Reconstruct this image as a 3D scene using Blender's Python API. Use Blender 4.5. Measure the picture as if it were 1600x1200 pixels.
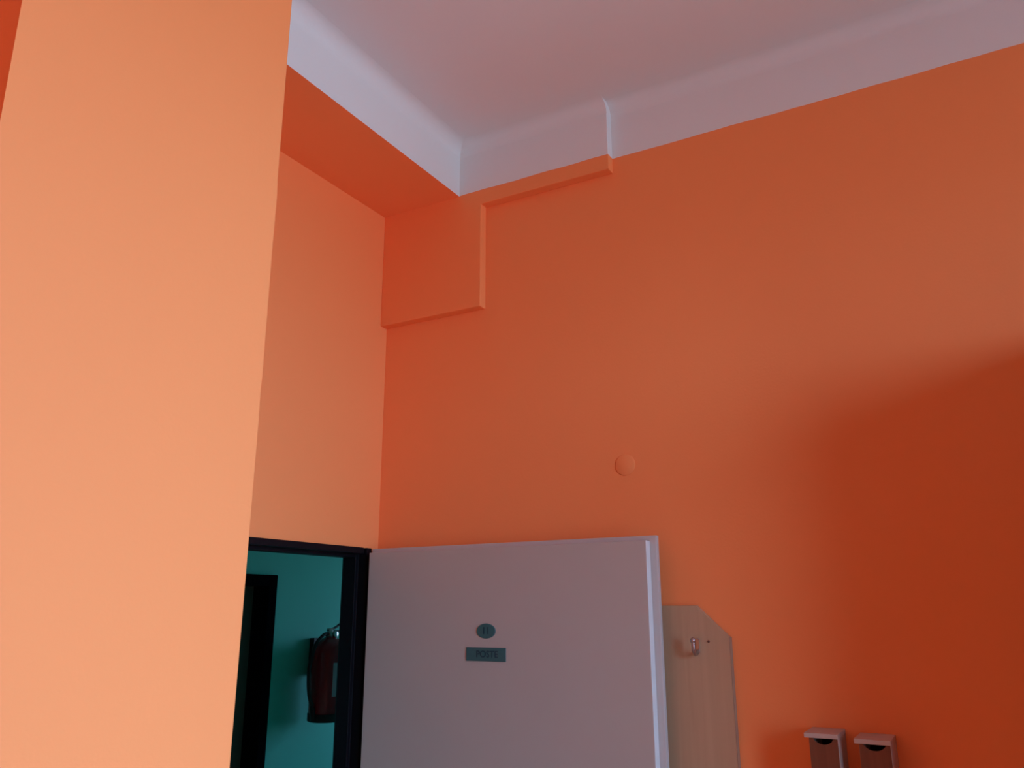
import bpy, bmesh, math, random
from mathutils import Vector, Matrix

random.seed(7)
for o in list(bpy.data.objects):
    bpy.data.objects.remove(o, do_unlink=True)
scene = bpy.context.scene
COL = scene.collection

# ------------------------------------------------------------------ camera
# world: right wall is the plane x=0, back wall (with the doorway) the plane y=0
F_PX, PITCH, YAW, ROLL = 1284.9, 0.2662, 0.514, -0.0025
CAM = Vector((-1.9693, -1.5708, 1.823))
fwd = Vector((math.cos(YAW) * math.cos(PITCH), math.sin(YAW) * math.cos(PITCH), math.sin(PITCH)))
rgt = Vector((math.sin(YAW), -math.cos(YAW), 0))
up = rgt.cross(fwd)
r2 = rgt * math.cos(ROLL) + up * math.sin(ROLL)
u2 = -rgt * math.sin(ROLL) + up * math.cos(ROLL)
cd = bpy.data.cameras.new('camera')
cam = bpy.data.objects.new('camera', cd)
COL.objects.link(cam)
m = Matrix((r2, u2, -fwd)).transposed().to_4x4()
m.translation = CAM
cam.matrix_world = m
cd.sensor_fit = 'HORIZONTAL'
cd.sensor_width = 36.0
cd.lens = 36.0 * F_PX / 1600.0
cd.clip_start = 0.02
scene.camera = cam

# ------------------------------------------------------------------ sky, exposure
SKY_STRENGTH = 10.0
world = bpy.data.worlds.new('sky')
scene.world = world
world.use_nodes = True
wn, wl = world.node_tree.nodes, world.node_tree.links
wn.clear()
wo = wn.new('ShaderNodeOutputWorld')
wb = wn.new('ShaderNodeBackground')
tc = wn.new('ShaderNodeTexCoord')
sx = wn.new('ShaderNodeSeparateXYZ')
wr = wn.new('ShaderNodeValToRGB')
ma = wn.new('ShaderNodeMath'); ma.operation = 'MULTIPLY_ADD'
ma.inputs[1].default_value = 0.5; ma.inputs[2].default_value = 0.5
wl.new(tc.outputs['Generated'], sx.inputs[0])
wl.new(sx.outputs['Z'], ma.inputs[0])
wl.new(ma.outputs[0], wr.inputs[0])
el = wr.color_ramp.elements
el[0].position = 0.47; el[0].color = (0.30, 0.38, 0.50, 1)      # ground outside
el[1].position = 0.52; el[1].color = (0.56, 0.92, 1.46, 1)      # overcast sky
wl.new(wr.outputs[0], wb.inputs['Color'])
wb.inputs['Strength'].default_value = SKY_STRENGTH
wl.new(wb.outputs[0], wo.inputs['Surface'])

scene.view_settings.view_transform = 'Standard'
scene.view_settings.look = 'None'
scene.view_settings.gamma = 1.0
scene.view_settings.use_curve_mapping = False
scene.view_settings.exposure = 0.54
# light bounces many times between the saturated walls
scene.cycles.max_bounces = 20
scene.cycles.diffuse_bounces = 16
scene.cycles.transparent_max_bounces = 12

# ------------------------------------------------------------------ dimensions
ZS, ZC = 3.0595, 3.2288          # underside of beam / paint line, ceiling
T = 0.032                       # how far the plaster casing stands proud
BEAM_D = 0.2908
X_LEFT, Y_WIN = -2.9, -3.2
WT = 0.066                       # thickness of the door partition
WIN_X0, WIN_X1, WIN_Z0, WIN_Z1 = -2.2, -0.3, 0.9, 2.9
DOOR_X0, DOOR_X1, DOOR_Z = -0.96, -0.078, 1.966
COR_Y, COR_X1, COR_X0, COR_Z = 1.25, 3.2, -2.2, 2.9

# daylight enters through the two window openings: portals guide the sky sampling
def portal(name, loc, rot, sx_, sy_):
    l = bpy.data.lights.new(name, 'AREA')
    l.shape = 'RECTANGLE'; l.size = sx_; l.size_y = sy_
    l.cycles.is_portal = True
    o = bpy.data.objects.new(name, l)
    COL.objects.link(o)
    o.location = loc; o.rotation_euler = rot
    return o
portal('window_portal', ((WIN_X0 + WIN_X1) / 2, Y_WIN - 0.17, (WIN_Z0 + WIN_Z1) / 2),
       (math.radians(90), 0, 0), WIN_X1 - WIN_X0, WIN_Z1 - WIN_Z0)
CW_Y0, CW_Y1, CW_Z0, CW_Z1 = 0.3, 1.0, 1.15, 2.35
portal('corridor_portal', (COR_X1 + 0.22, (CW_Y0 + CW_Y1) / 2, (CW_Z0 + CW_Z1) / 2),
       (math.radians(90), 0, math.radians(90)), CW_Y1 - CW_Y0, CW_Z1 - CW_Z0)

# ------------------------------------------------------------------ materials
def new_mat(name):
    mt = bpy.data.materials.new(name)
    mt.use_nodes = True
    n, l = mt.node_tree.nodes, mt.node_tree.links
    return mt, n, l, n['Principled BSDF']

def plaster(name, low, high=None, line=None, bump=0.12, rough=0.7):
    """painted plaster; with a line height: colour 'high' above the painted line"""
    mt, n, l, b = new_mat(name)
    geo = n.new('ShaderNodeNewGeometry')
    no = n.new('ShaderNodeTexNoise'); no.inputs['Scale'].default_value = 1.7; no.inputs['Detail'].default_value = 3
    l.new(geo.outputs['Position'], no.inputs['Vector'])
    hs = n.new('ShaderNodeMix'); hs.data_type = 'RGBA'
    hs.inputs['A'].default_value = (*[c * 0.965 for c in low], 1)
    hs.inputs['B'].default_value = (*[min(1, c * 1.03) for c in low], 1)
    l.new(no.outputs['Fac'], hs.inputs['Factor'])
    out = hs.outputs['Result']
    if high is not None:
        sp = n.new('ShaderNodeSeparateXYZ'); l.new(geo.outputs['Position'], sp.inputs[0])
        n2 = n.new('ShaderNodeTexNoise'); n2.inputs['Scale'].default_value = 9
        l.new(geo.outputs['Position'], n2.inputs['Vector'])
        m1 = n.new('ShaderNodeMath'); m1.operation = 'MULTIPLY_ADD'
        m1.inputs[1].default_value = 0.006; l.new(n2.outputs['Fac'], m1.inputs[0]); l.new(sp.outputs['Z'], m1.inputs[2])
        m2 = n.new('ShaderNodeMath'); m2.operation = 'GREATER_THAN'
        m2.inputs[1].default_value = line + 0.0045; l.new(m1.outputs[0], m2.inputs[0])
        mx = n.new('ShaderNodeMix'); mx.data_type = 'RGBA'
        l.new(m2.outputs[0], mx.inputs['Factor'])
        l.new(out, mx.inputs['A']); mx.inputs['B'].default_value = (*high, 1)
        out = mx.outputs['Result']
    l.new(out, b.inputs['Base Color'])
    b.inputs['Roughness'].default_value = rough
    b.inputs['Specular IOR Level'].default_value = 0.25
    nb = n.new('ShaderNodeTexNoise'); nb.inputs['Scale'].default_value = 160; nb.inputs['Detail'].default_value = 2
    nb2 = n.new('ShaderNodeTexNoise'); nb2.inputs['Scale'].default_value = 6; nb2.inputs['Detail'].default_value = 2
    l.new(geo.outputs['Position'], nb.inputs['Vector']); l.new(geo.outputs['Position'], nb2.inputs['Vector'])
    ad = n.new('ShaderNodeMath'); ad.operation = 'MULTIPLY_ADD'; ad.inputs[1].default_value = 6.0
    l.new(nb2.outputs['Fac'], ad.inputs[0]); l.new(nb.outputs['Fac'], ad.inputs[2])
    bp = n.new('ShaderNodeBump'); bp.inputs['Strength'].default_value = bump; bp.inputs['Distance'].default_value = 0.002
    l.new(ad.outputs[0], bp.inputs['Height']); l.new(bp.outputs['Normal'], b.inputs['Normal'])
    return mt

def plain(name, col, rough=0.5, metal=0.0, spec=0.4, var=0.06, scale=30):
    mt, n, l, b = new_mat(name)
    geo = n.new('ShaderNodeNewGeometry')
    no = n.new('ShaderNodeTexNoise'); no.inputs['Scale'].default_value = scale
    l.new(geo.outputs['Position'], no.inputs['Vector'])
    mx = n.new('ShaderNodeMix'); mx.data_type = 'RGBA'
    mx.inputs['A'].default_value = (*[c * (1 - var) for c in col], 1)
    mx.inputs['B'].default_value = (*[min(1, c * (1 + var)) for c in col], 1)
    l.new(no.outputs['Fac'], mx.inputs['Factor']); l.new(mx.outputs['Result'], b.inputs['Base Color'])
    b.inputs['Roughness'].default_value = rough; b.inputs['Metallic'].default_value = metal
    b.inputs['Specular IOR Level'].default_value = spec
    return mt

def wood(name, c1, c2, rough=0.5, along='Z', scale=1.0):
    mt, n, l, b = new_mat(name)
    geo = n.new('ShaderNodeNewGeometry')
    mp = n.new('ShaderNodeMapping')
    s = [60 * scale, 60 * scale, 60 * scale]; s['XYZ'.index(along)] = 2.2 * scale
    mp.inputs['Scale'].default_value = s
    l.new(geo.outputs['Position'], mp.inputs['Vector'])
    no = n.new('ShaderNodeTexNoise'); no.inputs['Scale'].default_value = 1.0; no.inputs['Detail'].default_value = 5
    no.inputs['Distortion'].default_value = 0.6
    l.new(mp.outputs[0], no.inputs['Vector'])
    rp = n.new('ShaderNodeValToRGB')
    rp.color_ramp.elements[0].position = 0.3; rp.color_ramp.elements[0].color = (*c1, 1)
    rp.color_ramp.elements[1].position = 0.7; rp.color_ramp.elements[1].color = (*c2, 1)
    l.new(no.outputs['Fac'], rp.inputs[0]); l.new(rp.outputs[0], b.inputs['Base Color'])
    b.inputs['Roughness'].default_value = rough; b.inputs['Specular IOR Level'].default_value = 0.3
    return mt

def glass(name):
    mt, n, l, b = new_mat(name)
    n.remove(b)
    tr = n.new('ShaderNodeBsdfTransparent'); tr.inputs[0].default_value = (0.95, 0.97, 0.96, 1)
    gl = n.new('ShaderNodeBsdfGlossy'); gl.inputs['Roughness'].default_value = 0.02
    fr = n.new('ShaderNodeFresnel'); fr.inputs[0].default_value = 1.45
    mx = n.new('ShaderNodeMixShader')
    l.new(fr.outputs[0], mx.inputs[0]); l.new(tr.outputs[0], mx.inputs[1]); l.new(gl.outputs[0], mx.inputs[2])
    l.new(mx.outputs[0], n['Material Output'].inputs['Surface'])
    return mt

ORANGE = (0.94, 0.295, 0.098)
WHITE = (0.74, 0.755, 0.75)
M_WALL = plaster('orange_wall_paint', ORANGE, WHITE, ZS)
M_ORANGE = plaster('orange_paint', ORANGE)
M_CEIL = plaster('white_ceiling_paint', WHITE, bump=0.08)
M_GREEN = plaster('teal_corridor_paint', (0.085, 0.52, 0.43))
M_FLOOR = plain('grey_floor', (0.50, 0.34, 0.22), 0.55, scale=8, var=0.2)
M_FRAME = plain('black_gloss_enamel', (0.005, 0.004, 0.006), 0.5, spec=0.12)
M_LEAF = plain('light_grey_door_paint', (0.47, 0.42, 0.37), 0.5, var=0.03, scale=4)
M_SIGN = plain('teal_plastic', (0.045, 0.125, 0.125), 0.5, var=0.05)
M_TEXT = plain('dark_print', (0.016, 0.05, 0.065), 0.5)
M_BOARD = wood('light_beech_laminate', (0.45, 0.285, 0.165), (0.50, 0.32, 0.19), 0.5)
M_BAND = plain('pale_edge_band', (0.36, 0.25, 0.17), 0.5)
M_CHROME = plain('chrome', (0.50, 0.45, 0.45), 0.3, 1.0)
M_BOXW = wood('pale_wood', (0.46, 0.36, 0.30), (0.54, 0.43, 0.36), 0.55, 'Y')
M_BOXF = wood('brown_front', (0.15, 0.05, 0.024), (0.20, 0.068, 0.032), 0.55, 'Z')
M_DARK = plain('dark_inside', (0.07, 0.035, 0.028), 0.8)
M_SCREW = plain('brown_screw_cap', (0.13, 0.07, 0.05), 0.6)
M_LIP = plain('off_white_door_edge', (0.51, 0.48, 0.45), 0.45, var=0.03, scale=4)
M_EDGE = plain('white_door_edge', (0.74, 0.76, 0.75), 0.4, var=0.03, scale=4)
M_RED = plain('red_enamel', (0.24, 0.012, 0.018), 0.25)
M_BLACK = plain('black_rubber', (0.012, 0.012, 0.013), 0.6)
M_LABEL = plain('paper_with_highlight', (0.34, 0.33, 0.38), 0.4)  # label grey, toned to stand in for the highlight on the cylinder
M_WFRAME = plain('white_window_enamel', (0.75, 0.75, 0.73), 0.4)
M_GLASS = glass('window_glass')
M_FARFRAME = plain('black_matt_enamel', (0.004, 0.004, 0.006), 0.8, spec=0.0)
M_FARDOOR = plain('grey_green_door_paint', (0.10, 0.12, 0.10), 0.5)
M_WARD = wood('brown_wardrobe_veneer', (0.20, 0.11, 0.06), (0.27, 0.16, 0.09), 0.45)

# ------------------------------------------------------------------ mesh helpers
def box(bm, lo, hi, mi=0):
    (x0, y0, z0), (x1, y1, z1) = lo, hi
    v = [bm.verts.new(p) for p in ((x0, y0, z0), (x1, y0, z0), (x1, y1, z0), (x0, y1, z0),
                                   (x0, y0, z1), (x1, y0, z1), (x1, y1, z1), (x0, y1, z1))]
    fs = []
    for f in ((0, 3, 2, 1), (4, 5, 6, 7), (0, 1, 5, 4), (1, 2, 6, 5), (2, 3, 7, 6), (3, 0, 4, 7)):
        fc = bm.faces.new([v[i] for i in f]); fc.material_index = mi; fs.append(fc)
    return fs

def prism(bm, pts, axis, a, b, mi=0):
    """extrude 2-D polygon pts along an axis ('x': pts are (y,z); 'y': (x,z); 'z': (x,y))"""
    def p3(p, t):
        return {'x': (t, p[0], p[1]), 'y': (p[0], t, p[1]), 'z': (p[0], p[1], t)}[axis]
    va = [bm.verts.new(p3(p, a)) for p in pts]
    vb = [bm.verts.new(p3(p, b)) for p in pts]
    n = len(pts)
    fs = [bm.faces.new(va), bm.faces.new(vb[::-1])]
    for i in range(n):
        fs.append(bm.faces.new((va[i], vb[i], vb[(i + 1) % n], va[(i + 1) % n])))
    for f in fs: f.material_index = mi
    bmesh.ops.recalc_face_normals(bm, faces=fs)
    return fs

def lathe(bm, prof, origin=(0, 0, 0), axis='z', seg=32, mi=0):
    o = Vector(origin)
    rings = []
    for r, h in prof:
        ring = []
        for k in range(seg):
            a = 2 * math.pi * k / seg
            c, s = r * math.cos(a), r * math.sin(a)
            p = {'z': (c, s, h), 'x': (h, c, s), 'y': (c, h, s)}[axis]
            ring.append(bm.verts.new(o + Vector(p)))
        rings.append(ring)
    fs = []
    for i in range(len(rings) - 1):
        for k in range(seg):
            fs.append(bm.faces.new((rings[i][k], rings[i][(k + 1) % seg], rings[i + 1][(k + 1) % seg], rings[i + 1][k])))
    fs.append(bm.faces.new(rings[0][::-1])); fs.append(bm.faces.new(rings[-1]))
    for f in fs: f.material_index = mi; f.smooth = True
    bmesh.ops.recalc_face_normals(bm, faces=fs)
    return fs

def tube(bm, pts, r, seg=10, mi=0):
    pts = [Vector(p) for p in pts]
    rings = []
    prev = None
    for i, p in enumerate(pts):
        d = (pts[min(i + 1, len(pts) - 1)] - pts[max(i - 1, 0)]).normalized()
        if prev is None:
            prev = d.orthogonal().normalized()
        nrm = (prev - d * prev.dot(d)).normalized(); prev = nrm
        bi = d.cross(nrm)
        rr = r[i] if isinstance(r, (list, tuple)) else r
        rings.append([bm.verts.new(p + (nrm * math.cos(2 * math.pi * k / seg) + bi * math.sin(2 * math.pi * k / seg)) * rr) for k in range(seg)])
    fs = []
    for i in range(len(rings) - 1):
        for k in range(seg):
            fs.append(bm.faces.new((rings[i][k], rings[i][(k + 1) % seg], rings[i + 1][(k + 1) % seg], rings[i + 1][k])))
    fs.append(bm.faces.new(rings[0][::-1])); fs.append(bm.faces.new(rings[-1]))
    for f in fs: f.material_index = mi; f.smooth = True
    bmesh.ops.recalc_face_normals(bm, faces=fs)

def spline(ctrl, n=8):
    P = [Vector(c) for c in ctrl]
    P = [P[0] * 2 - P[1]] + P + [P[-1] * 2 - P[-2]]
    out = []
    for i in range(1, len(P) - 2):
        for k in range(n):
            t = k / n
            a, b, c, d = P[i - 1], P[i], P[i + 1], P[i + 2]
            out.append(0.5 * ((2 * b) + (c - a) * t + (2 * a - 5 * b + 4 * c - d) * t * t + (3 * b - a - 3 * c + d) * t ** 3))
    out.append(P[-2])
    return out

def obj(name, bm, mats, parent=None, bevel=0.0, seg=2, base=None):
    me = bpy.data.meshes.new(name)
    if base is not None:
        bmesh.ops.translate(bm, verts=bm.verts, vec=-Vector(base))
    bm.to_mesh(me); bm.free()
    for mt in (mats if isinstance(mats, (list, tuple)) else [mats]):
        me.materials.append(mt)
    o = bpy.data.objects.new(name, me)
    COL.objects.link(o)
    if base is not None: o.location = base
    if parent is not None:
        o.parent = parent
    if bevel:
        bv = o.modifiers.new('bevel', 'BEVEL'); bv.width = bevel; bv.segments = seg
        bv.limit_method = 'ANGLE'; bv.angle_limit = math.radians(50)
        bv.harden_normals = False
    return o

def BM(): return bmesh.new()

def empty(name, loc, rz=0.0):
    o = bpy.data.objects.new(name, None)
    COL.objects.link(o); o.location = loc; o.rotation_euler = (0, 0, rz); o.empty_display_size = 0.1
    return o

def tag(o, label, cat=None, group=None, kind=None):
    o['label'] = label
    if cat: o['category'] = cat
    if group: o['group'] = group
    if kind: o['kind'] = kind
    return o

def text_mesh(name, body, size, mat, parent, mtx, sx_=1.0):
    cu = bpy.data.curves.new(name, 'FONT')
    cu.body = body; cu.size = size; cu.align_x = 'CENTER'; cu.align_y = 'CENTER'
    cu.extrude = 0.0003; cu.offset = 0.0004
    tmp = bpy.data.objects.new(name + '_curve', cu)
    COL.objects.link(tmp)
    dg = bpy.context.evaluated_depsgraph_get()
    me = bpy.data.meshes.new_from_object(tmp.evaluated_get(dg))
    bpy.data.objects.remove(tmp, do_unlink=True)
    me.transform(Matrix.Diagonal((sx_, 1, 1, 1)))
    me.materials.clear(); me.materials.append(mat)
    o = bpy.data.objects.new(name, me)
    COL.objects.link(o)
    o.parent = parent; o.matrix_local = mtx
    return o

def structure(o, label, cat):
    return tag(o, label, cat, kind='structure')

# ------------------------------------------------------------------ room shell
bm = BM(); box(bm, (X_LEFT - 0.3, Y_WIN - 0.15, -0.1), (0.0, 0.0, 0.0))
structure(obj('floor', bm, M_FLOOR), 'grey floor of the orange room', 'floor')

# ceiling with soft plaster coves where it meets beam, casing and frieze
CR = 0.038
def cove(bm, sign_a, a, axis, t0, t1, n=8):
    # concave plaster fillet between a wall at coordinate a (room on side sign_a) and the ceiling
    ra, rb = [], []
    for k in range(n + 1):
        t = math.pi / 2 * k / n
        c, z = a + sign_a * (CR - CR * math.cos(t)), ZC - CR + CR * math.sin(t)
        for ring, tt in ((ra, t0), (rb, t1)):
            ring.append(bm.verts.new((c, tt, z) if axis == 'y' else (tt, c, z)))
    for k in range(n):
        f = bm.faces.new((ra[k], rb[k], rb[k + 1], ra[k + 1])); f.smooth = True
    for ring, tt in ((ra, t0), (rb, t1)):              # plain end caps
        cn = bm.verts.new((a, tt, ZC) if axis == 'y' else (tt, a, ZC))
        bm.faces.new([cn] + [bm.verts.new(v.co) for v in ring])
bm = BM()
box(bm, (X_LEFT - 0.3, Y_WIN - 0.15, ZC), (0.3, 0.0, ZC + 0.2))
cove(bm, -1, 0.0, 'y', -0.7904, Y_WIN)                 # along the frieze of the right wall
cove(bm, -1, -T, 'y', -BEAM_D, -0.7904)                # along the proud casing
cove(bm, -1, -BEAM_D, 'x', -T, X_LEFT)                 # along the beam
structure(obj('ceiling', bm, M_CEIL), 'white ceiling tinted pink by the orange walls', 'ceiling')

bm = BM(); box(bm, (0.0, Y_WIN - 0.15, -0.1), (0.3, WT, ZC))
wall_right = structure(obj('wall_right', bm, M_WALL), 'orange wall with white frieze behind the open door', 'wall')

bm = BM()
box(bm, (X_LEFT, 0, 0), (DOOR_X0 - 0.035, WT, ZC))
box(bm, (DOOR_X0 - 0.035, 0, DOOR_Z + 0.027), (DOOR_X1 + 0.035, WT, ZC))
box(bm, (DOOR_X1 + 0.035, 0, 0), (0.0, WT, ZC))
structure(obj('wall_back', bm, M_ORANGE), 'orange wall around the black door frame', 'wall')

bm = BM(); box(bm, (X_LEFT - 0.3, Y_WIN - 0.15, 0), (X_LEFT, WT, ZC))
structure(obj('wall_left', bm, M_WALL), 'orange wall on the far left of the room', 'wall')

bm = BM()
box(bm, (X_LEFT, Y_WIN - 0.15, 0), (WIN_X0, Y_WIN, ZC))
box(bm, (WIN_X1, Y_WIN - 0.15, 0), (0, Y_WIN, ZC))
box(bm, (WIN_X0, Y_WIN - 0.15, 0), (WIN_X1, Y_WIN, WIN_Z0))
box(bm, (WIN_X0, Y_WIN - 0.15, WIN_Z1), (WIN_X1, Y_WIN, ZC))
structure(obj('wall_front', bm, M_WALL), 'orange window wall behind the viewer', 'wall')

# masonry pier at the left, edge slightly uneven
PX0, PX1, PY = -1.51, -1.062, -0.6
bm = BM()
zs_ = [0, 0.6, 1.2, 1.5, 1.62, 1.75, 1.9, 2.02, 2.10, 2.16, 2.19, 2.26, 2.4, 2.50, 2.54, 2.6, 2.75, 2.9, ZS, ZC]
off = [0, 0, 0, -.0005, -.0008, 0.0, .0006, .0012, .0016, .0006, .0018, .0016, .0012, .0022, .0002, .0005, .0002, 0, 0, 0]
rows = []
for z, dx in zip(zs_, off):
    rows.append([bm.verts.new(p) for p in ((PX0, PY, z), (PX1 + dx - 0.004, PY, z), (PX1 + dx - 0.0012, PY + 0.0012, z),
                                           (PX1 + dx, PY + 0.004, z), (PX1, 0, z), (PX0, 0, z))])
for i in range(len(rows) - 1):
    for k in range(6):
        bm.faces.new((rows[i][k], rows[i][(k + 1) % 6], rows[i + 1][(k + 1) % 6], rows[i + 1][k]))
bm.faces.new(rows[0][::-1]); bm.faces.new(rows[-1])
bmesh.ops.recalc_face_normals(bm, faces=bm.faces)
structure(obj('wall_pier', bm, M_WALL), 'broad pale orange pier in the left foreground', 'wall')

# downstand beam over the doorway
bm = BM()
fs = box(bm, (PX1, -BEAM_D, ZS), (0, 0, ZC), 0)
fs[0].material_index = 1
fs = box(bm, (X_LEFT, -BEAM_D, ZS), (PX0, 0, ZC), 0)
fs[0].material_index = 1
structure(obj('trim_1', bm, [M_CEIL, M_ORANGE]), 'white fronted ceiling beam with orange underside above the doorway', 'beam')

# plaster casing standing proud of the right wall
bm = BM()
prism(bm, [(0, 2.6832), (-0.369, 2.6832), (-0.369, 3.0146), (-0.7904, 3.0146), (-0.7904, ZC), (0, ZC)], 'x', -T, 0.0)
structure(obj('trim_2', bm, M_WALL, bevel=0.002), 'stepped plaster casing in the corner under the beam', 'casing')

# ------------------------------------------------------------------ window behind the viewer
def window(name, axis, a0, a1, z0, z1, t0, t1, mull, label):
    """frame in the plane of a wall; axis 'x': runs along x at y=t0..t1; axis 'y': runs along y at x=t0..t1"""
    def bx(bm, u0, u1, w0, w1, d0, d1):
        if axis == 'x': box(bm, (u0, d0, w0), (u1, d1, w1))
        else: box(bm, (d0, u0, w0), (d1, u1, w1))
    r = empty(name, ((a0 + a1) / 2, (t0 + t1) / 2, z0) if axis == 'x' else ((t0 + t1) / 2, (a0 + a1) / 2, z0))
    structure(r, label, 'window')
    inv = -Vector(r.location)
    def add(nm, bm, mt):
        bmesh.ops.translate(bm, verts=bm.verts, vec=inv)
        return obj(nm, bm, mt, r)
    w = 0.06
    bm = BM()
    bx(bm, a0, a0 + w, z0, z1, t0, t1); bx(bm, a1 - w, a1, z0, z1, t0, t1)
    bx(bm, a0 + w, a1 - w, z0, z0 + w, t0, t1); bx(bm, a0 + w, a1 - w, z1 - w, z1, t0, t1)
    add('window_frame', bm, M_WFRAME)
    edges = [a0 + w] + [c for mu in mull for c in (mu - w / 2, mu + w / 2)] + [a1 - w]
    for mu in mull:
        bm = BM(); bx(bm, mu - w / 2, mu + w / 2, z0 + w, z1 - w, t0, t1); add('mullion', bm, M_WFRAME)
    tm = (t0 + t1) / 2
    for i in range(0, len(edges), 2):
        bm = BM(); bx(bm, edges[i], edges[i + 1], z0 + w, z1 - w, tm - 0.002, tm + 0.002); add('pane', bm, M_GLASS)
window('window_1', 'x', WIN_X0, WIN_X1, WIN_Z0, WIN_Z1, Y_WIN - 0.13, Y_WIN - 0.06, [(WIN_X0 + WIN_X1) / 2],
       'two-leaf white window lighting the orange room')

# ------------------------------------------------------------------ corridor beyond the doorway
bm = BM(); box(bm, (COR_X0, WT, -0.1), (COR_X1, COR_Y + 0.2, 0))
structure(obj('floor', bm, M_FLOOR), 'grey floor of the teal corridor', 'floor')
bm = BM(); box(bm, (COR_X0, WT, COR_Z), (COR_X1, COR_Y + 0.2, COR_Z + 0.2))
structure(obj('ceiling', bm, M_CEIL), 'white ceiling of the teal corridor', 'ceiling')
FD_X1, FD_X0, FD_Z = 0.79, -0.05, 1.92      # opening of the door across the corridor
FW = 0.05
bm = BM()
box(bm, (COR_X0, COR_Y, 0), (FD_X0 - FW, COR_Y + 0.2, COR_Z))
box(bm, (FD_X0 - FW, COR_Y, FD_Z + FW), (FD_X1 + FW, COR_Y + 0.2, COR_Z))
box(bm, (FD_X1 + FW, COR_Y, 0), (COR_X1, COR_Y + 0.2, COR_Z))
structure(obj('wall_corridor_far', bm, M_GREEN), 'teal corridor wall seen through the doorway', 'wall')
bm = BM()
box(bm, (0.3, WT - 0.003, 0), (COR_X1, WT, COR_Z))
box(bm, (DOOR_X1 + 0.036, WT, 0), (0.3, WT + 0.003, COR_Z))
box(bm, (COR_X0, WT, 0), (DOOR_X0 - 0.036, WT + 0.003, COR_Z))
box(bm, (DOOR_X0 - 0.036, WT, DOOR_Z + 0.028), (DOOR_X1 + 0.036, WT + 0.003, COR_Z))
structure(obj('wall_corridor_near', bm, M_GREEN), 'teal corridor side of the door partition', 'wall')
bm = BM()
box(bm, (COR_X1, WT, 0), (COR_X1 + 0.2, CW_Y0, COR_Z)); box(bm, (COR_X1, CW_Y1, 0), (COR_X1 + 0.2, COR_Y + 0.2, COR_Z))
box(bm, (COR_X1, CW_Y0, 0), (COR_X1 + 0.2, CW_Y1, CW_Z0)); box(bm, (COR_X1, CW_Y0, CW_Z1), (COR_X1 + 0.2, CW_Y1, COR_Z))
structure(obj('wall_corridor_end', bm, M_GREEN), 'teal end wall of the corridor with a small window', 'wall')
bm = BM(); box(bm, (COR_X0 - 0.2, WT, 0), (COR_X0, COR_Y + 0.2, COR_Z))
structure(obj('wall_corridor_start', bm, M_GREEN), 'teal closing wall at the other corridor end', 'wall')
window('window_2', 'y', CW_Y0, CW_Y1, CW_Z0, CW_Z1, COR_X1 + 0.1, COR_X1 + 0.16, [], 'small corridor window lighting the teal wall')

# door across the corridor
fd = empty('door_2', (FD_X1, COR_Y, 0))
structure(fd, 'dark framed door across the teal corridor', 'door')
def fdo(nm, lo, hi, mt, bevel=0.0, par=None):
    bm = BM(); box(bm, Vector(lo) - fd.location, Vector(hi) - fd.location)
    return obj(nm, bm, mt, par or fd, bevel)
fdo('jamb', (FD_X1, COR_Y - 0.015, 0), (FD_X1 + FW, COR_Y + 0.12, FD_Z + FW), M_FARFRAME, 0.003)
fdo('jamb', (FD_X0 - FW, COR_Y - 0.015, 0), (FD_X0, COR_Y + 0.12, FD_Z + FW), M_FARFRAME, 0.003)
fdo('header', (FD_X0, COR_Y - 0.015, FD_Z), (FD_X1, COR_Y + 0.12, FD_Z + FW), M_FARFRAME, 0.003)
fdo('leaf', (FD_X0, COR_Y + 0.08, 0.005), (FD_X1, COR_Y + 0.12, FD_Z), M_FARDOOR)
hh = BM()
tube(hh, spline([(-0.06, 0.08, 1.05), (-0.06, 0.03, 1.05), (-0.08, 0.02, 1.05), (-0.18, 0.02, 1.05)], 5), 0.009, 8)
obj('handle', hh, M_CHROME, fd)

# ------------------------------------------------------------------ open door: frame and leaf
dr = empty('door_1', (DOOR_X1, 0, 0))
structure(dr, 'pale grey door standing open in a black steel frame', 'door')
def dro(nm, lo, hi, mt, bevel=0.0):
    bm = BM(); box(bm, Vector(lo) - dr.location, Vector(hi) - dr.location)
    return obj(nm, bm, mt, dr, bevel)
FZ = DOOR_Z + 0.027
for (a, b, s) in ((DOOR_X1, DOOR_X1 + 0.035, 1), (DOOR_X0 - 0.035, DOOR_X0, -1)):
    bm = BM()
    # folded steel profile: face strip, rebate seat, stop
    x_in, x_out = (a, b) if s == 1 else (b, a)
    pts = [(x_out, -0.012), (x_out - s * 0.022, -0.012), (x_out - s * 0.022, 0.018), (x_in, 0.018), (x_in, 0.062), (x_in + s * 0.006, WT + 0.006), (x_out, WT + 0.006)]
    prism(bm, [(p[0] - dr.location.x, p[1]) for p in pts], 'z', 0, FZ)
    obj('jamb', bm, M_FRAME, dr, 0.002)
bm = BM()
pts = [(-0.012, FZ), (-0.012, FZ - 0.018), (0.018, FZ - 0.018), (0.018, DOOR_Z), (0.062, DOOR_Z), (WT + 0.006, DOOR_Z + 0.005), (WT + 0.006, FZ)]
prism(bm, pts, 'x', DOOR_X0 - dr.location.x, DOOR_X1 - dr.location.x)
obj('header', bm, M_FRAME, dr, 0.002)

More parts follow.
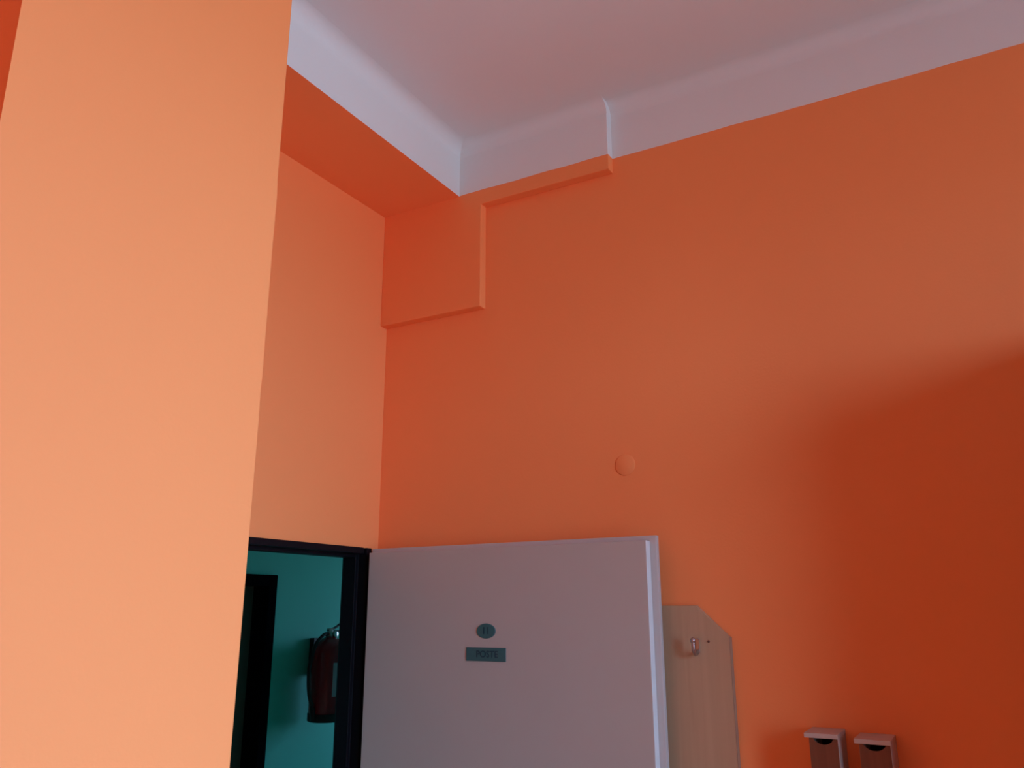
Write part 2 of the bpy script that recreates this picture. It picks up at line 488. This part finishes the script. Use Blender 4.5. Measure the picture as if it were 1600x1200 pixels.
# leaf: local u runs from hinge to free edge, local n points to the viewer's side
DA, LW, LH = 0.0267, 0.875, 1.99
H = Vector((-0.0525, -0.02, 0.0))
udir = Vector((-math.sin(DA), -math.cos(DA), 0)); ndir = Vector((-math.cos(DA), math.sin(DA), 0))
LM = Matrix((udir, ndir, Vector((0, 0, 1)))).transposed().to_4x4()
LM.translation = H - dr.location
LIP = 0.013
def leaf_box(nm, lo, hi, mt, bevel=0.0, par=dr):
    bm = BM(); box(bm, lo, hi)
    bmesh.ops.recalc_face_normals(bm, faces=bm.faces)
    o = obj(nm, bm, mt, par, bevel)
    return o
bm = BM()
box(bm, (0, -0.015, 0.006), (LW, 0.0, LH))
leaf = obj('leaf', bm, M_LIP, dr, 0.0025)
leaf.matrix_local = LM
leaf['label'] = 'pale grey rebated door leaf'
bm = BM(); fs = box(bm, (LIP, 0.0, 0.006), (LW - LIP - 0.004, 0.026, LH - LIP))
fs[3].material_index = 1                                # planed free edge, painted white
core = obj('core', bm, [M_LEAF, M_EDGE], leaf, 0.0015)
# hinge knuckles
for hz in (0.25, 1.72):
    bm = BM(); lathe(bm, [(0.007, -0.045), (0.007, 0.045)], (-0.006, -0.012, hz), 'z', 12)
    obj('hinge', bm, M_FRAME, leaf)
# lever handle on the face (below the picture)
bm = BM(); box(bm, (LW - 0.085, 0.026, 0.93), (LW - 0.045, 0.031, 1.17))
plate = obj('handle_plate', bm, M_CHROME, leaf, 0.002)
bm = BM(); tube(bm, spline([(LW - 0.065, 0.03, 1.08), (LW - 0.065, 0.07, 1.08), (LW - 0.085, 0.082, 1.08), (LW - 0.185, 0.08, 1.08)], 6), 0.009, 10)
obj('handle', bm, M_CHROME, leaf)

# signs on the door leaf (things fixed to it)
def sign_empty(name, u, z):
    p = H + udir * u + ndir * 0.0262
    e = empty(name, (p.x, p.y, z))
    # local x: to the viewer's right (= +u), local y: up, local z: out of the door
    mm = Matrix((udir, Vector((0, 0, 1)), ndir)).transposed().to_4x4()
    mm.translation = (p.x, p.y, z); e.matrix_world = mm
    return e
su = 0.413
s1 = sign_empty('number_plate', su, 1.767)
tag(s1, 'small oval teal number plate on the grey door', 'sign')
bm = BM()
vs = []
prof = [(1.0, 0.0), (1.0, 0.0015), (0.95, 0.0025)]
rings = [[bm.verts.new((0.0285 * k * math.cos(a), 0.0185 * k * math.sin(a), h)) for a in [2 * math.pi * i / 40 for i in range(40)]] for k, h in prof]
for i in range(2):
    for k in range(40):
        bm.faces.new((rings[i][k], rings[i][(k + 1) % 40], rings[i + 1][(k + 1) % 40], rings[i + 1][k]))
bm.faces.new(rings[0][::-1]); bm.faces.new(rings[-1])
obj('plate', bm, M_SIGN, s1)
text_mesh('lettering', '11', 0.024, M_TEXT, s1, Matrix.Translation((0, 0, 0.0027)))
s2 = sign_empty('name_plate', su, 1.710)
tag(s2, 'rectangular teal name plate below the oval plate on the door', 'sign')
bm = BM(); box(bm, (-0.0595, -0.0165, 0), (0.0595, 0.0165, 0.0025))
obj('plate', bm, M_SIGN, s2, 0.0008)
text_mesh('lettering', 'POSTE', 0.023, M_TEXT, s2, Matrix.Translation((0.004, 0, 0.0027)))

# ------------------------------------------------------------------ things on the right wall
# round junction box cover painted over
bm = BM()
lathe(bm, [(0.0275, 0.0), (0.0273, -0.0016), (0.0262, -0.0022), (0.0001, -0.0024)], (0, 0, 0), 'x', 40)
o = obj('junction_cover', bm, M_ORANGE); o.location = (0.0, -0.793, 2.178)
tag(o, 'round junction box cover painted orange on the right wall', 'cover')

# coat board with chamfered corners
BY0, BY1, BZ0, BZ1 = -1.036, -0.42, 0.25, 1.828
cb = empty('coat_board', (-0.001, BY0, BZ0))
tag(cb, 'light wooden coat board with cut corner behind the open door', 'coat rack')
bm = BM()
c_y, c_z = 0.073, 0.07
pts = [(BY0, BZ0), (BY1, BZ0), (BY1, BZ1 - c_z), (BY1 - c_y, BZ1), (BY0 + c_y, BZ1), (BY0, BZ1 - c_z)]
prism(bm, [(p[0] - BY0, p[1] - BZ0) for p in pts], 'x', -0.017, 0.0)
obj('board', bm, M_BOARD, cb, 0.0012)
bm = BM()
box(bm, (-0.0175, -0.0015, 0.0), (0.0, 0.0, BZ1 - c_z - BZ0))
obj('edge_band', bm, M_BAND, cb)
def hook(y, z):
    e = empty('coat_hook', (-0.018, y, z))
    bm = BM(); box(bm, (-0.003, -0.0045, -0.016), (0, 0.0045, 0.018)); obj('back_plate', bm, M_CHROME, e, 0.001)
    bm = BM(); tube(bm, spline([(-0.002, 0, -0.010), (-0.018, 0, -0.017), (-0.032, 0, -0.008), (-0.034, 0, 0.010)], 6), [0.0042] * 18 + [0.0052], 10)
    obj('prong', bm, M_CHROME, e)
    bm = BM(); lathe(bm, [(0.001, -0.007), (0.0055, -0.004), (0.007, 0.0), (0.0055, 0.004), (0.001, 0.007)], (-0.034, 0, 0.014), 'z', 12)
    obj('knob', bm, M_CHROME, e)
    return e
tag(hook(-0.962, 1.737), 'small metal coat hook on the light wooden board', 'hook')
bm = BM(); lathe(bm, [(0.003, 0.0), (0.0026, -0.0012), (0.0001, -0.0016)], (-0.018 + 0.001, -0.988 - BY0, 1.748 - BZ0), 'x', 12)
obj('screw_head', bm, M_SCREW, cb)

# two narrow wooden boxes hanging on the wall
def wall_box(y_left, y_right, z_top, label):
    d, th = 0.098, 0.009
    w = y_left - y_right
    e = empty('wall_box', (-0.001, y_right, z_top - 0.24))
    tag(e, label, 'wall box', 'narrow wooden boxes on the right wall')
    h = 0.24
    def part(nm, lo, hi, mt):
        bm = BM(); box(bm, lo, hi); return obj(nm, bm, mt, e, 0.001)
    part('top', (-d, 0.0, h - th), (0, w + 0.009, h), M_BOXW)
    part('side', (-d + 0.002, 0.0, 0.0), (0, th, h - th), M_BOXW)
    part('side', (-d + 0.002, w - th, 0.0), (0, w, h - th), M_BOXW)
    part('back', (-0.006, th, 0.0), (0, w - th, h - th), M_DARK)
    part('bottom', (-d + 0.002, th, 0.0), (-0.006, w - th, th), M_BOXW)
    # front panel with a shallow hand slot under the top
    n = 12
    pts = [(0.0015, 0.001), (w - 0.0005, 0.001), (w - 0.0005, h - th), (w * 0.86, h - th)]
    for k in range(1, n):
        t = k / n
        pts.append((w * (0.86 - 0.70 * t), h - th - 0.012 * math.sin(math.pi * t) ** 0.6))
    pts += [(w * 0.16, h - th), (0.0015, h - th)]
    bm = BM(); prism(bm, pts, 'x', -d + 0.001, -d + 0.007)
    obj('front', bm, M_BOXF, e)
wall_box(-1.207, -1.264, 1.576, 'narrow wooden wall box nearer to the coat board')
wall_box(-1.302, -1.361, 1.571, 'narrow wooden wall box farther from the coat board')

# tall wardrobe just beyond the right edge; it shades the lower right of the wall
WY1, WY0, WD, WH = -1.90, -2.70, 0.54, 2.392
wd = empty('wardrobe', (-0.005, WY0, 0))
tag(wd, 'tall brown wardrobe against the orange wall beside the window', 'wardrobe')
ww = WY1 - WY0
def wpart(nm, lo, hi, mt, par=wd, bevel=0.002):
    bm = BM(); box(bm, lo, hi); return obj(nm, bm, mt, par, bevel)
wpart('body', (-WD + 0.02, 0, 0.08), (0, ww, WH), M_WARD)
wpart('plinth', (-WD + 0.05, 0.01, 0), (-0.01, ww - 0.01, 0.08), M_DARK)
for k in range(2):
    d_ = wpart('door', (-WD, k * ww / 2 + 0.002, 0.085), (-WD + 0.019, (k + 1) * ww / 2 - 0.002, WH - 0.003), M_WARD)
    hy = ww / 2 - 0.05 if k == 0 else ww / 2 + 0.05
    bm = BM(); tube(bm, spline([(-WD, hy, 1.0), (-WD - 0.03, hy, 1.01), (-WD - 0.03, hy, 1.15), (-WD, hy, 1.16)], 5), 0.005, 8)
    obj('handle', bm, M_CHROME, d_)

# ------------------------------------------------------------------ fire extinguisher in the corridor
EX, EY, EZ0 = 1.105, COR_Y - 0.105, 1.33
R_ = 0.080
ex = empty('fire_extinguisher', (EX, EY, EZ0))
tag(ex, 'red fire extinguisher hanging on the teal corridor wall', 'fire extinguisher')
bm = BM()
lathe(bm, [(0.07, 0.02), (R_, 0.03), (R_, 0.30), (0.076, 0.325), (0.06, 0.347), (0.035, 0.36), (0.022, 0.366)], seg=40)
cyl = obj('cylinder', bm, M_RED, ex)
bm = BM(); lathe(bm, [(0.074, 0.0), (R_ + 0.002, 0.004), (R_ + 0.002, 0.035), (0.074, 0.036)], seg=40)
obj('base_ring', bm, M_BLACK, ex)
bm = BM()     # paper label; its pale tone also paints in the cylinder's highlight strip
for k in range(14):
    a0, a1 = [math.radians(-122 + 3.4 * (k + j)) for j in (0, 1)]
    r = R_ + 0.0007
    q = [(r * math.cos(a0), r * math.sin(a0), 0.11), (r * math.cos(a1), r * math.sin(a1), 0.11),
         (r * math.cos(a1), r * math.sin(a1), 0.255), (r * math.cos(a0), r * math.sin(a0), 0.255)]
    bm.faces.new([bm.verts.new(p) for p in q])
bmesh.ops.remove_doubles(bm, verts=bm.verts, dist=1e-5)
lb = obj('label', bm, M_LABEL, cyl)
sd = lb.modifiers.new('solid', 'SOLIDIFY'); sd.thickness = 0.0004
bm = BM(); lathe(bm, [(0.02, 0.36), (0.02, 0.385), (0.015, 0.39), (0.015, 0.405)], seg=20)
vl = obj('valve', bm, M_CHROME, ex)
bm = BM(); lathe(bm, [(0.012, -0.03), (0.016, -0.027), (0.016, -0.018), (0.006, -0.016)], (0.012, 0, 0.378), 'y', 16)
obj('gauge', bm, M_CHROME, vl)
bm = BM(); tube(bm, spline([(-0.015, 0, 0.395), (0.03, 0, 0.405), (0.075, 0, 0.425), (0.10, 0, 0.43)], 5), 0.006, 8)
obj('lever', bm, M_BLACK, ex)
bm = BM(); tube(bm, spline([(-0.01, 0, 0.385), (0.04, 0, 0.39), (0.09, 0, 0.39)], 5), 0.006, 8)
obj('carry_handle', bm, M_BLACK, ex)
bm = BM(); tube(bm, spline([(-0.018, -0.005, 0.38), (-0.055, -0.01, 0.375), (-0.10, -0.005, 0.33), (-0.125, 0.0, 0.23), (-0.118, 0.0, 0.13), (-0.09, 0.0, 0.06)], 8), 0.008, 10)
hs_ = obj('hose', bm, M_BLACK, ex)
bm = BM(); tube(bm, [(-0.095, 0, 0.075), (-0.087, 0, 0.045), (-0.080, 0, 0.01)], [0.009, 0.012, 0.015], 12)
obj('nozzle', bm, M_BLACK, hs_)
bm = BM(); box(bm, (-0.02, R_ - 0.002, 0.20), (0.02, 0.104, 0.36)); obj('bracket', bm, M_BLACK, ex, 0.002)
